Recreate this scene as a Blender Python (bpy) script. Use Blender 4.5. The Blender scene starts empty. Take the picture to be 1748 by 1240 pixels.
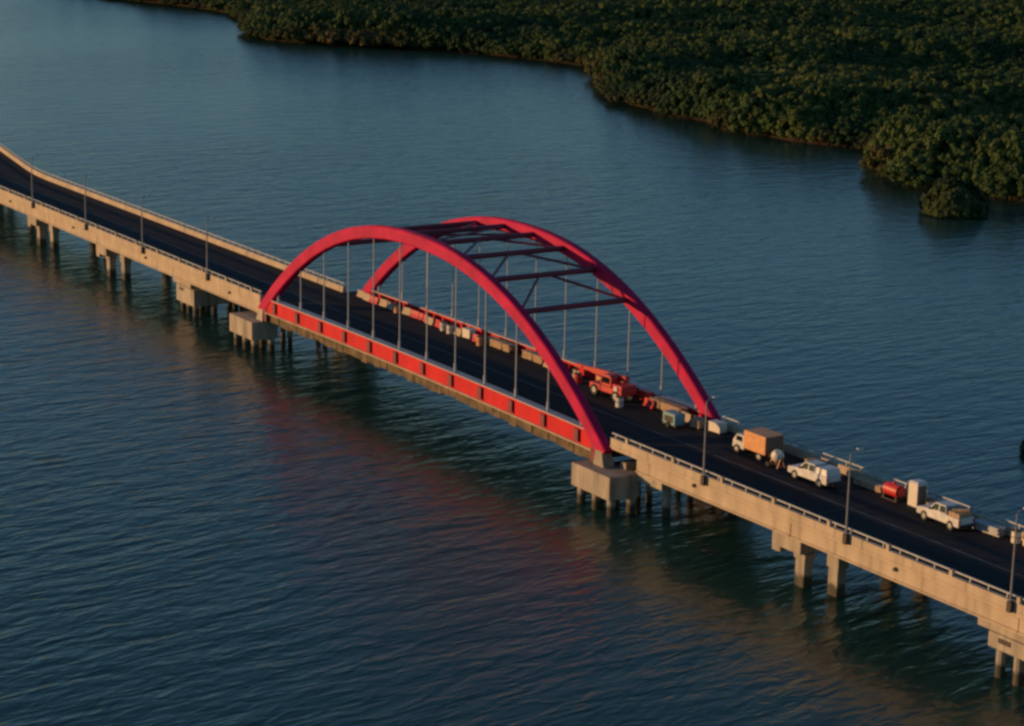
import bpy, math, random
import numpy as np
from mathutils import Vector, Matrix, noise

# ------------------------------------------------------------------ camera, light
sc = bpy.context.scene
COL = sc.collection
CAM_LOC = Vector((201.443, -116.734, 55.845))
FPX = 3700.0
def cam_axes(yaw=-0.998591, pitch=0.233402, roll=0.021605):
    F = Vector((math.cos(pitch)*math.sin(yaw), math.cos(pitch)*math.cos(yaw), -math.sin(pitch)))
    R = Vector((math.cos(yaw), -math.sin(yaw), 0.0)); U = R.cross(F)
    R2 = R*math.cos(roll)+U*math.sin(roll); U2 = -R*math.sin(roll)+U*math.cos(roll)
    return F, R2, U2
CF, CR, CU = cam_axes()
cd = bpy.data.cameras.new('camera'); cam = bpy.data.objects.new('camera', cd); COL.objects.link(cam)
cd.sensor_width = 36.0; cd.lens = 36.0*FPX/1748.0
cd.clip_start = 1.0; cd.clip_end = 20000.0
cam.matrix_world = Matrix(((CR.x, CU.x, -CF.x, CAM_LOC.x), (CR.y, CU.y, -CF.y, CAM_LOC.y), (CR.z, CU.z, -CF.z, CAM_LOC.z), (0, 0, 0, 1)))
sc.camera = cam

SUN_EL = math.radians(6.2)
SUN_AZ = math.atan2(-0.57, -0.82)            # compass style: x = sin, y = cos
w = bpy.data.worlds.new('World'); sc.world = w; w.use_nodes = True
nt = w.node_tree; bg = nt.nodes['Background']
sky = nt.nodes.new('ShaderNodeTexSky'); sky.sky_type = 'NISHITA'; sky.sun_disc = False
sky.sun_elevation = SUN_EL; sky.sun_rotation = SUN_AZ
sky.air_density = 1.0; sky.dust_density = 0.0; sky.ozone_density = 3.4; sky.altitude = 50
nt.links.new(sky.outputs[0], bg.inputs[0]); bg.inputs[1].default_value = 0.122
sd = bpy.data.lights.new('sun', 'SUN'); sun = bpy.data.objects.new('sun', sd); COL.objects.link(sun)
sd.energy = 3.2; sd.angle = math.radians(0.6); sd.color = (1.0, 0.58, 0.25)
sdir = Vector((math.sin(SUN_AZ)*math.cos(SUN_EL), math.cos(SUN_AZ)*math.cos(SUN_EL), math.sin(SUN_EL)))
sun.rotation_euler = (-sdir).to_track_quat('-Z', 'Y').to_euler()
sun.location = (-60, -120, 60)
sc.view_settings.view_transform = 'Standard'; sc.view_settings.look = 'None'
sc.view_settings.exposure = 0.5; sc.view_settings.gamma = 1.0
sc.cycles.filter_width = 2.8
sc.cycles.use_denoising = True
WATER = -6.0
random.seed(7); RNG = np.random.default_rng(7)

def project(x, y, z):
    d = Vector((x, y, z))-CAM_LOC; q = d.dot(CF)
    if q <= 1: return None
    return 874+FPX*d.dot(CR)/q, 620-FPX*d.dot(CU)/q, q

# ------------------------------------------------------------------ materials
MATS = {}
def mat(name, col, rough=0.7, var=0.25, scale=1.5, metal=0.0, col2=None, bump=0.0, bscale=None, stretch=(1, 1, 1), spec=0.5, detail=6):
    m = bpy.data.materials.new(name); m.use_nodes = True; t = m.node_tree; b = t.nodes['Principled BSDF']
    tc = t.nodes.new('ShaderNodeTexCoord'); mp = t.nodes.new('ShaderNodeMapping'); mp.inputs['Scale'].default_value = stretch
    t.links.new(tc.outputs['Object'], mp.inputs[0])
    n = t.nodes.new('ShaderNodeTexNoise'); n.inputs['Scale'].default_value = scale; n.inputs['Detail'].default_value = detail
    t.links.new(mp.outputs[0], n.inputs['Vector'])
    r = t.nodes.new('ShaderNodeValToRGB'); r.color_ramp.elements[0].position = 0.32; r.color_ramp.elements[1].position = 0.68
    c2 = col2 or tuple(c*(1-var) for c in col)
    r.color_ramp.elements[0].color = (*c2, 1); r.color_ramp.elements[1].color = (*col, 1)
    t.links.new(n.outputs['Fac'], r.inputs[0]); t.links.new(r.outputs[0], b.inputs['Base Color'])
    b.inputs['Roughness'].default_value = rough; b.inputs['Metallic'].default_value = metal
    b.inputs['Specular IOR Level'].default_value = spec
    if bump:
        n2 = t.nodes.new('ShaderNodeTexNoise'); n2.inputs['Scale'].default_value = bscale or scale*6; n2.inputs['Detail'].default_value = 4
        t.links.new(mp.outputs[0], n2.inputs['Vector'])
        bp = t.nodes.new('ShaderNodeBump'); bp.inputs['Strength'].default_value = bump; bp.inputs['Distance'].default_value = 0.05
        t.links.new(n2.outputs['Fac'], bp.inputs['Height']); t.links.new(bp.outputs[0], b.inputs['Normal'])
    MATS[name] = m; return m
CONC = mat('concrete', (0.47, 0.36, 0.235), 0.85, 0.28, 0.45, bump=0.35, bscale=5, stretch=(1, 1, 0.5))
CONC_P = mat('pier_concrete', (0.40, 0.33, 0.24), 0.85, 0.4, 0.8, bump=0.4, bscale=4, stretch=(1, 1, 0.25))
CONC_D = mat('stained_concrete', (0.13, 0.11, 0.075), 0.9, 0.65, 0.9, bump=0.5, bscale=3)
ASPH = mat('asphalt', (0.028, 0.027, 0.028), 0.92, 0.5, 0.4, bump=0.2, bscale=20, stretch=(0.12, 1.6, 1), spec=0.15)
PAINT_L = mat('road_paint', (0.20, 0.19, 0.18), 0.85, 0.8, 0.8)
RED = mat('arch_red_paint', (0.49, 0.004, 0.062), 0.6, 0.34, 0.5, bump=0.06, bscale=1.5, spec=0.18)
RED_T = mat('tie_red_paint', (0.58, 0.010, 0.014), 0.6, 0.26, 0.6, stretch=(1,1,.4), spec=0.2)
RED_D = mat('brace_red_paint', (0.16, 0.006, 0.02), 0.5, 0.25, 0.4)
STEEL = mat('galvanised_steel', (0.36, 0.36, 0.35), 0.5, 0.25, 2.0, metal=0.3)
CABLE = mat('cable_sheath', (0.40, 0.40, 0.39), 0.45, 0.15, 2.0)
POLE = mat('lamp_pole_steel', (0.20, 0.20, 0.21), 0.5, 0.2, 2.0, metal=0.3)
RUST = mat('dark_steel', (0.05, 0.03, 0.022), 0.7, 0.4, 3.0)
TAN = mat('tan_timber', (0.42, 0.27, 0.15), 0.85, 0.4, 3.0)
WHITE = mat('white_car_paint', (0.60, 0.57, 0.51), 0.45, 0.35, 1.6)
GLASS = mat('dark_glass', (0.012, 0.014, 0.016), 0.08, 0.2, 1.0)
RUBBER = mat('rubber', (0.02, 0.02, 0.02), 0.85, 0.3, 6.0)
RIM = mat('wheel_rim', (0.45, 0.44, 0.42), 0.35, 0.2, 6.0, metal=0.6)
ORANGE = mat('orange_paint', (0.62, 0.27, 0.09), 0.5, 0.25, 2.0)
MACH = mat('machine_red_paint', (0.55, 0.03, 0.02), 0.45, 0.3, 2.0)
TEAL = mat('teal_paint', (0.16, 0.30, 0.30), 0.5, 0.25, 3.0)
CREAM = mat('cream_plastic', (0.62, 0.54, 0.42), 0.5, 0.15, 3.0)
BROWN = mat('brown_panel', (0.16, 0.09, 0.06), 0.6, 0.2, 3.0)
MUD = mat('mud', (0.085, 0.045, 0.024), 0.85, 0.8, 0.12, bump=0.5, bscale=1.0)
BARK = mat('bark', (0.11, 0.085, 0.06), 0.9, 0.4, 2.0, bump=0.5)
TAIL = mat('tail_light_red', (0.4, 0.01, 0.01), 0.3, 0.1, 5.0)
LENS = mat('headlight_glass', (0.6, 0.6, 0.58), 0.15, 0.1, 5.0)

def leaf_mat(name, a, b, c):
    m = bpy.data.materials.new(name); m.use_nodes = True; t = m.node_tree; bs = t.nodes['Principled BSDF']
    g = t.nodes.new('ShaderNodeNewGeometry')
    n = t.nodes.new('ShaderNodeTexNoise'); n.inputs['Scale'].default_value = 0.028; n.inputs['Detail'].default_value = 4
    n.inputs['Roughness'].default_value = 0.55
    t.links.new(g.outputs['Position'], n.inputs['Vector'])
    r = t.nodes.new('ShaderNodeValToRGB'); e = r.color_ramp.elements
    e[0].position = 0.36; e[0].color = (*a, 1); e[1].position = 0.66; e[1].color = (*c, 1)
    k = e.new(0.5); k.color = (*b, 1)
    t.links.new(n.outputs['Fac'], r.inputs[0])
    n2 = t.nodes.new('ShaderNodeTexNoise'); n2.inputs['Scale'].default_value = 0.9; n2.inputs['Detail'].default_value = 3
    t.links.new(g.outputs['Position'], n2.inputs['Vector'])
    mr = t.nodes.new('ShaderNodeMapRange'); mr.inputs[1].default_value = 0.3; mr.inputs[2].default_value = 0.7
    mr.inputs[3].default_value = 0.7; mr.inputs[4].default_value = 1.25
    t.links.new(n2.outputs['Fac'], mr.inputs[0])
    hs = t.nodes.new('ShaderNodeHueSaturation'); t.links.new(r.outputs[0], hs.inputs['Color']); t.links.new(mr.outputs[0], hs.inputs['Value'])
    t.links.new(hs.outputs[0], bs.inputs['Base Color'])
    bs.inputs['Roughness'].default_value = 0.7; bs.inputs['Specular IOR Level'].default_value = 0.15
    return m
LEAF = leaf_mat('mangrove_leaves', (0.020, 0.046, 0.014), (0.044, 0.074, 0.016), (0.090, 0.104, 0.024))
LEAF_E = leaf_mat('olive_leaves', (0.036, 0.044, 0.012), (0.060, 0.058, 0.014), (0.10, 0.070, 0.022))

def water_mat():
    m = bpy.data.materials.new('water'); m.use_nodes = True; t = m.node_tree; b = t.nodes['Principled BSDF']
    b.inputs['Base Color'].default_value = (0.013, 0.047, 0.033, 1)
    b.inputs['Roughness'].default_value = 0.20; b.inputs['IOR'].default_value = 1.33
    g = t.nodes.new('ShaderNodeNewGeometry')
    def layer(rot, stretch, scale, detail, dist=0.0, rough=0.5):
        mp = t.nodes.new('ShaderNodeMapping'); mp.vector_type = 'TEXTURE'
        mp.inputs['Rotation'].default_value = (0, 0, rot); mp.inputs['Scale'].default_value = stretch
        t.links.new(g.outputs['Position'], mp.inputs[0])
        n = t.nodes.new('ShaderNodeTexNoise'); n.inputs['Scale'].default_value = scale; n.inputs['Detail'].default_value = detail
        n.inputs['Distortion'].default_value = dist; n.inputs['Roughness'].default_value = rough
        t.links.new(mp.outputs[0], n.inputs['Vector']); return n.outputs['Fac']
    def mul(a, k):
        q = t.nodes.new('ShaderNodeMath'); q.operation = 'MULTIPLY'; t.links.new(a, q.inputs[0])
        if isinstance(k, (int, float)): q.inputs[1].default_value = k
        else: t.links.new(k, q.inputs[1])
        return q.outputs[0]
    def add(a, c):
        q = t.nodes.new('ShaderNodeMath'); t.links.new(a, q.inputs[0]); t.links.new(c, q.inputs[1]); return q.outputs[0]
    h1 = mul(layer(W_ROT, (1, 3.4, 1), 0.38, 2, 0.5), 1.0)
    h2 = mul(layer(W_ROT+0.12, (1, 2.6, 1), 0.85, 2, 0.6), 0.62)
    h3 = mul(layer(W_ROT-0.35, (1, 1.8, 1), 2.1, 2, 0.3), 0.07)
    gust = layer(0.4, (1, 2.2, 1), 0.011, 3)
    mr = t.nodes.new('ShaderNodeMapRange'); mr.inputs[1].default_value = 0.3; mr.inputs[2].default_value = 0.7
    mr.inputs[3].default_value = 0.55; mr.inputs[4].default_value = 1.35
    t.links.new(gust, mr.inputs[0])
    h = mul(add(add(h1, h2), h3), mr.outputs[0])
    bp = t.nodes.new('ShaderNodeBump'); bp.inputs['Strength'].default_value = 1.0; bp.inputs['Distance'].default_value = 0.235
    t.links.new(h, bp.inputs['Height']); t.links.new(bp.outputs[0], b.inputs['Normal'])
    return m
W_ROT = 0.05
WATERM = water_mat()

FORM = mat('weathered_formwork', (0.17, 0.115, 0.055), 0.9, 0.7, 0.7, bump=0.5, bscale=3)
def tide(m, z0=-5.0):
    """wet, weed-dark band that stains the concrete just above the water"""
    t = m.node_tree; b = t.nodes['Principled BSDF']; src = b.inputs['Base Color'].links[0].from_socket
    g = t.nodes.new('ShaderNodeNewGeometry'); sp = t.nodes.new('ShaderNodeSeparateXYZ'); t.links.new(g.outputs['Position'], sp.inputs[0])
    n = t.nodes.new('ShaderNodeTexNoise'); n.inputs['Scale'].default_value = 1.6; n.inputs['Detail'].default_value = 4; t.links.new(g.outputs['Position'], n.inputs['Vector'])
    ad = t.nodes.new('ShaderNodeMath'); ad.operation = 'MULTIPLY_ADD'; ad.inputs[1].default_value = 0.9; t.links.new(n.outputs['Fac'], ad.inputs[0]); t.links.new(sp.outputs['Z'], ad.inputs[2])
    mr = t.nodes.new('ShaderNodeMapRange'); mr.inputs[1].default_value = z0+0.25; mr.inputs[2].default_value = z0+0.75; t.links.new(ad.outputs[0], mr.inputs[0])
    mx = t.nodes.new('ShaderNodeMix'); mx.data_type = 'RGBA'; mx.inputs[6].default_value = (0.045, 0.04, 0.022, 1)
    t.links.new(mr.outputs[0], mx.inputs[0]); t.links.new(src, mx.inputs[7]); t.links.new(mx.outputs[2], b.inputs['Base Color'])
tide(CONC_P)
def streaks(m, amt=0.45):
    """rain streaks: a second noise drawn out vertically, darkening in narrow runs"""
    t = m.node_tree; b = t.nodes['Principled BSDF']; src = b.inputs['Base Color'].links[0].from_socket
    g = t.nodes.new('ShaderNodeNewGeometry'); mp = t.nodes.new('ShaderNodeMapping'); mp.inputs['Scale'].default_value = (1.4, 1.4, 0.12); t.links.new(g.outputs['Position'], mp.inputs[0])
    n = t.nodes.new('ShaderNodeTexNoise'); n.inputs['Scale'].default_value = 1.0; n.inputs['Detail'].default_value = 5; t.links.new(mp.outputs[0], n.inputs['Vector'])
    mr = t.nodes.new('ShaderNodeMapRange'); mr.inputs[1].default_value = 0.52; mr.inputs[2].default_value = 0.72; mr.inputs[3].default_value = 0.0; mr.inputs[4].default_value = amt; t.links.new(n.outputs['Fac'], mr.inputs[0])
    mx = t.nodes.new('ShaderNodeMix'); mx.data_type = 'RGBA'; mx.inputs[7].default_value = (0.12, 0.09, 0.055, 1)
    t.links.new(mr.outputs[0], mx.inputs[0]); t.links.new(src, mx.inputs[6]); t.links.new(mx.outputs[2], b.inputs['Base Color'])
streaks(CONC); streaks(CONC_P, 0.6)

# ------------------------------------------------------------------ mesh builder
class MB:
    def __init__(s): s.v = []; s.f = []
    def add(s, vs, fs):
        o = len(s.v); s.v += [tuple(v) for v in vs]; s.f += [tuple(i+o for i in f) for f in fs]; return s
    def box(s, x0, x1, y0, y1, z0, z1):
        return s.add([(x0,y0,z0),(x1,y0,z0),(x1,y1,z0),(x0,y1,z0),(x0,y0,z1),(x1,y0,z1),(x1,y1,z1),(x0,y1,z1)],
                     [(0,3,2,1),(4,5,6,7),(0,1,5,4),(1,2,6,5),(2,3,7,6),(3,0,4,7)])
    def hexa(s, b, t):                    # bottom quad, top quad (ccw from above)
        return s.add(list(b)+list(t), [(0,3,2,1),(4,5,6,7),(0,1,5,4),(1,2,6,5),(2,3,7,6),(3,0,4,7)])
    def beam(s, p, q, w, h, up=(0, 0, 1)):
        p = Vector(p); q = Vector(q); d = (q-p).normalized(); u = Vector(up); r = d.cross(u)
        if r.length < 1e-4: r = d.cross(Vector((1, 0, 0)))
        r.normalize(); u = r.cross(d); a = r*w/2; b = u*h/2
        vs = [p-a-b, p+a-b, p+a+b, p-a+b, q-a-b, q+a-b, q+a+b, q-a+b]
        return s.add(vs, [(0,1,2,3),(4,7,6,5),(0,4,5,1),(1,5,6,2),(2,6,7,3),(3,7,4,0)])
    def tube(s, p, q, r0, r1=None, n=10):
        r1 = r0 if r1 is None else r1
        p = Vector(p); q = Vector(q); d = (q-p).normalized(); r = d.orthogonal().normalized(); u = d.cross(r)
        vs = []
        for c, rr in ((p, r0), (q, r1)):
            for i in range(n):
                a = 2*math.pi*i/n; vs.append(c+(r*math.cos(a)+u*math.sin(a))*rr)
        fs = [(i, (i+1) % n, n+(i+1) % n, n+i) for i in range(n)]
        fs += [tuple(range(n-1, -1, -1)), tuple(range(n, 2*n))]
        return s.add(vs, fs)
    def sweep(s, rings, closed_ring=True, cap=True):
        n = len(rings[0]); o = len(s.v); vs = [p for r in rings for p in r]; fs = []
        for k in range(len(rings)-1):
            for i in range(n):
                j = (i+1) % n
                fs.append((k*n+i, k*n+j, (k+1)*n+j, (k+1)*n+i))
        if cap: fs += [tuple(range(n-1, -1, -1)), tuple((len(rings)-1)*n+i for i in range(n))]
        return s.add(vs, fs)
    def prism(s, poly, y0, y1):           # xz outline extruded along y
        n = len(poly); vs = [(x, y0, z) for x, z in poly]+[(x, y1, z) for x, z in poly]
        fs = [tuple(range(n)), tuple(range(2*n-1, n-1, -1))]+[((i+1) % n, i, n+i, n+(i+1) % n) for i in range(n)]
        return s.add(vs, fs)
    def build(s, name, m, parent=None, smooth=False, bevel=0):
        me = bpy.data.meshes.new(name); me.from_pydata([tuple(v) for v in s.v], [], s.f); me.update()
        import bmesh
        bm = bmesh.new(); bm.from_mesh(me); bmesh.ops.recalc_face_normals(bm, faces=bm.faces); bm.to_mesh(me); bm.free()
        me.materials.append(m)
        if smooth:
            for p in me.polygons: p.use_smooth = True
        o = bpy.data.objects.new(name, me); COL.objects.link(o)
        if bevel:
            b = o.modifiers.new('bevel', 'BEVEL'); b.width = bevel; b.segments = 2; b.limit_method = 'ANGLE'
        if parent: o.parent = parent
        return o
def tag(o, label=None, cat=None, group=None, kind=None):
    if label: o['label'] = label
    if cat: o['category'] = cat
    if group: o['group'] = group
    if kind: o['kind'] = kind
    return o
def empty(name, loc, label, cat, group=None, rz=0.0):
    o = bpy.data.objects.new(name, None); COL.objects.link(o); o.location = loc; o.rotation_euler = (0, 0, rz)
    o.empty_display_size = 0.5
    return tag(o, label, cat, group)
def copy_tree(o, parent=None):
    c = o.copy(); COL.objects.link(c); c.parent = parent
    for ch in list(o.children): copy_tree(ch, c)
    return c

# ------------------------------------------------------------------ water and land
wm = MB(); S = 9000.0
wm.add([(-S, -S, WATER), (S, -S, WATER), (S, S, WATER), (-S, S, WATER)], [(0, 1, 2, 3)])
tag(wm.build('water', WATERM), 'dark blue rippled lagoon water', None, None, 'structure')
bedm = MB(); bedm.add([(-S, -S, -16), (S, -S, -16), (S, S, -16), (-S, S, -16)], [(0, 1, 2, 3)])
tag(bedm.build('ground', MUD), 'lagoon bed under the water', None, None, 'structure')

SHORE = [(-2500, 900), (-1400, 420), (-900, 262), (-700, 222), (-614, 216), (-572, 226), (-525, 226), (-480, 212), (-455, 196), (-427, 189),
         (-399, 209), (-371, 230), (-343, 238), (-318, 240), (-300, 233), (-272, 212), (-242, 195), (-228, 194), (-215, 193),
         (-188, 189), (-170, 187), (-152, 194), (-143, 197), (-133, 186), (-122, 173), (-112, 171), (-101, 171), (-90, 176), (-80, 174), (-62, 178), (-40, 196),
         (0, 240), (80, 300), (300, 420), (800, 560), (2500, 800)]
def smooth_poly(P, it=2):
    for _ in range(it):
        Q = [P[0]]
        for a, b in zip(P[:-1], P[1:]):
            Q.append((a[0]*.75+b[0]*.25, a[1]*.75+b[1]*.25)); Q.append((a[0]*.25+b[0]*.75, a[1]*.25+b[1]*.75))
        Q.append(P[-1]); P = Q
    return P
SH = smooth_poly(SHORE, 1)
SHX = np.array([p[0] for p in SH]); SHY = np.array([p[1] for p in SH])
def shore_jit(p): return noise.noise(Vector((p[0]*0.06, p[1]*0.06, 3.1)))*2.4
lm = MB(); offs = [(3.4, -7.5), (5.2, -6.05), (6.3, -5.7), (10, -5.4), (30, -4.8), (3500, -4.6)]
rows = []
for i, p in enumerate(SH):
    a = SH[max(0, i-1)]; b = SH[min(len(SH)-1, i+1)]
    tx, ty = b[0]-a[0], b[1]-a[1]; L = math.hypot(tx, ty); nx, ny = -ty/L, tx/L
    j = shore_jit(p)
    row = []
    for d, z in offs:
        if d < 10: row.append((p[0]+nx*(d+j), p[1]+ny*(d+j), z))
        else: row.append((p[0]-0.0*d, p[1]+d, z))
    rows.append(row)
n = len(offs)
lm.add([q for r in rows for q in r], [(i*n+k, (i+1)*n+k, (i+1)*n+k+1, i*n+k+1) for i in range(len(rows)-1) for k in range(n-1)])
tag(lm.build('terrain', MUD), 'low muddy shore under the mangroves', None, None, 'structure')

# ------------------------------------------------------------------ bridge: parameters
P6 = 6.0; HALF = 36.3; RISE = 14.18; W = 14.06; EXPN = 2.25; CAMB = 0.29
def zc(x): return CAMB*(1-min(1, abs(x)/37.5)**2)
def za(x): return RISE*(1-(abs(x)/HALF)**EXPN) if abs(x) < HALF else -RISE*EXPN*(abs(x)/HALF-1)
NODES = [(t-4.5)*P6 for t in range(-1, 11)]
br = empty('arch_bridge', (0, W/2, WATER), 'red steel tied arch bridge with twin arches over the two lane deck', 'bridge')
def par(o): o.matrix_parent_inverse = Matrix.Translation(-Vector((0, W/2, WATER))); return o
# arches: box section following the curve
def arch_ring(x, y, d, wd, ch=0.12):
    e = 0.05; t = Vector((2*e, 0, za(x+e)-za(x-e))).normalized(); nrm = Vector((-t.z, 0, t.x))
    c = Vector((x, y, za(x))); Y = Vector((0, 1, 0))
    pr = [(-wd/2+ch, -d/2), (wd/2-ch, -d/2), (wd/2, -d/2+ch), (wd/2, d/2-ch), (wd/2-ch, d/2), (-wd/2+ch, d/2), (-wd/2, d/2-ch), (-wd/2, -d/2+ch)]
    return [c+Y*a+nrm*b for a, b in pr]
for y, lab in ((0.0, 'near red arch rib lit by the low sun'), (W, 'far red arch rib beyond the road')):
    m = MB(); xs = [-37.3+74.6*i/72 for i in range(73)]
    m.sweep([arch_ring(x, y, 1.45, 1.05) for x in xs])
    a = par(m.build('arch', RED, br)); a['label'] = lab
# tie girders
for y, sgn in ((0.0, -1), (W, 1)):
    web = MB(); fl = MB(); st = MB(); xs = [-35.6+71.2*i/36 for i in range(37)]
    web.sweep([[(x, y-0.42, zc(x)-0.72), (x, y+0.42, zc(x)-0.72), (x, y+0.42, zc(x)+0.92), (x, y-0.42, zc(x)+0.92)] for x in xs])
    fl.sweep([[(x, y-0.50, zc(x)+0.923), (x, y+0.50, zc(x)+0.923), (x, y+0.50, zc(x)+1.02), (x, y-0.50, zc(x)+1.02)] for x in xs])
    lo = MB(); lo.sweep([[(x, y-0.62, zc(x)-0.86), (x, y+0.60, zc(x)-0.86), (x, y+0.60, zc(x)-0.723), (x, y-0.62, zc(x)-0.723)] for x in xs])
    o = par(web.build('tie_girder', RED_T, br))
    if sgn < 0: o['label'] = 'near bright red tie girder with dark stiffeners'
    par(fl.build('top_flange', STEEL, br)); par(lo.build('bottom_flange', CONC, br))
    for x in NODES:
        s_ = MB(); z = zc(x)
        s_.box(x-0.36, x+0.36, y+sgn*0.42-0.26, y+sgn*0.42+0.26, z-0.45, z+0.72)
        s_.box(x-0.50, x+0.50, y+sgn*0.42-0.2, y+sgn*0.42+0.2, z-0.55, z-0.45)
        par(s_.build('anchor_box', RED_D, br))
# hangers
for y in (0.0, W):
    for x in NODES:
        z1 = za(x)-0.6
        if z1 < zc(x)+2: continue
        m = MB(); m.tube((x, y, zc(x)+1.0), (x, y, z1), 0.075, n=8); m.tube((x, y, zc(x)+1.0), (x, y, zc(x)+1.9), 0.15, n=8)
        par(m.build('hanger', CABLE, br))
# cross beams and K braces between the ribs
TOPN = [t for t in range(1, 9)]
for t in TOPN:
    x = (t-4.5)*P6; z = za(x)
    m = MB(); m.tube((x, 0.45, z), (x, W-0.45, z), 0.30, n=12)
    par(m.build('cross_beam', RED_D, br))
for t in TOPN:
    x = (t-4.5)*P6
    if t < 4: a, b = t+1, t
    elif t > 5: a, b = t-1, t
    else: continue
    xa = (a-4.5)*P6; xb = (b-4.5)*P6
    for y in (0.4, W-0.4):
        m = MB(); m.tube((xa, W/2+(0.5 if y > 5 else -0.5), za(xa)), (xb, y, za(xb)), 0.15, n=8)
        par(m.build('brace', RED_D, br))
for (xa, xb) in (((4-4.5)*P6, (5-4.5)*P6),):
    for y0, y1 in ((0.4, W-0.4), (W-0.4, 0.4)):
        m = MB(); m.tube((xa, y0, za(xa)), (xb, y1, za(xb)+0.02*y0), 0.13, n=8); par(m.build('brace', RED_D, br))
# deck of the arch span, floor beams, edge formwork
m = MB(); m.sweep([[(x, 0.45, zc(x)-0.45), (x, W-0.45, zc(x)-0.45), (x, W-0.45, zc(x)-0.05), (x, 0.45, zc(x)-0.05)] for x in [-37+74*i/24 for i in range(25)]])
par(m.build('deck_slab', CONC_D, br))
for k in range(25):
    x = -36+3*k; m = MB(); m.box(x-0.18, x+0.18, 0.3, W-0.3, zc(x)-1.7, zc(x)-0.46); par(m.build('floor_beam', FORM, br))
m = MB()
for k in range(48):
    x = -35.6+k*1.5; dz = RNG.uniform(-0.12, 0.2)
    m.box(x+0.03, x+1.46, -0.15+RNG.uniform(0, .12), 0.25, zc(x)-2.05+dz, zc(x)-0.875)
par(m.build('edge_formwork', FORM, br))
for y in (0.0, W):
    for sx in (-1, 1):
        m = MB()
        m.hexa([(sx*37.0-0.9, y-0.7, -2.0), (sx*37.0+0.9, y-0.7, -2.0), (sx*37.0+0.9, y+0.7, -2.0), (sx*37.0-0.9, y+0.7, -2.0)],
               [(sx*36.8-0.5, y-0.55, -0.5), (sx*36.8+0.5, y-0.55, -0.5), (sx*36.8+0.5, y+0.55, -0.5), (sx*36.8-0.5, y+0.55, -0.5)])
        par(m.build('bearing', CONC_P, br, bevel=0.05))
        m = MB(); m.box(sx*35.9-0.5, sx*35.9+0.5, y-0.5, y+0.5, -1.9, 0.2); par(m.build('knuckle', RED_D, br))

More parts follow.
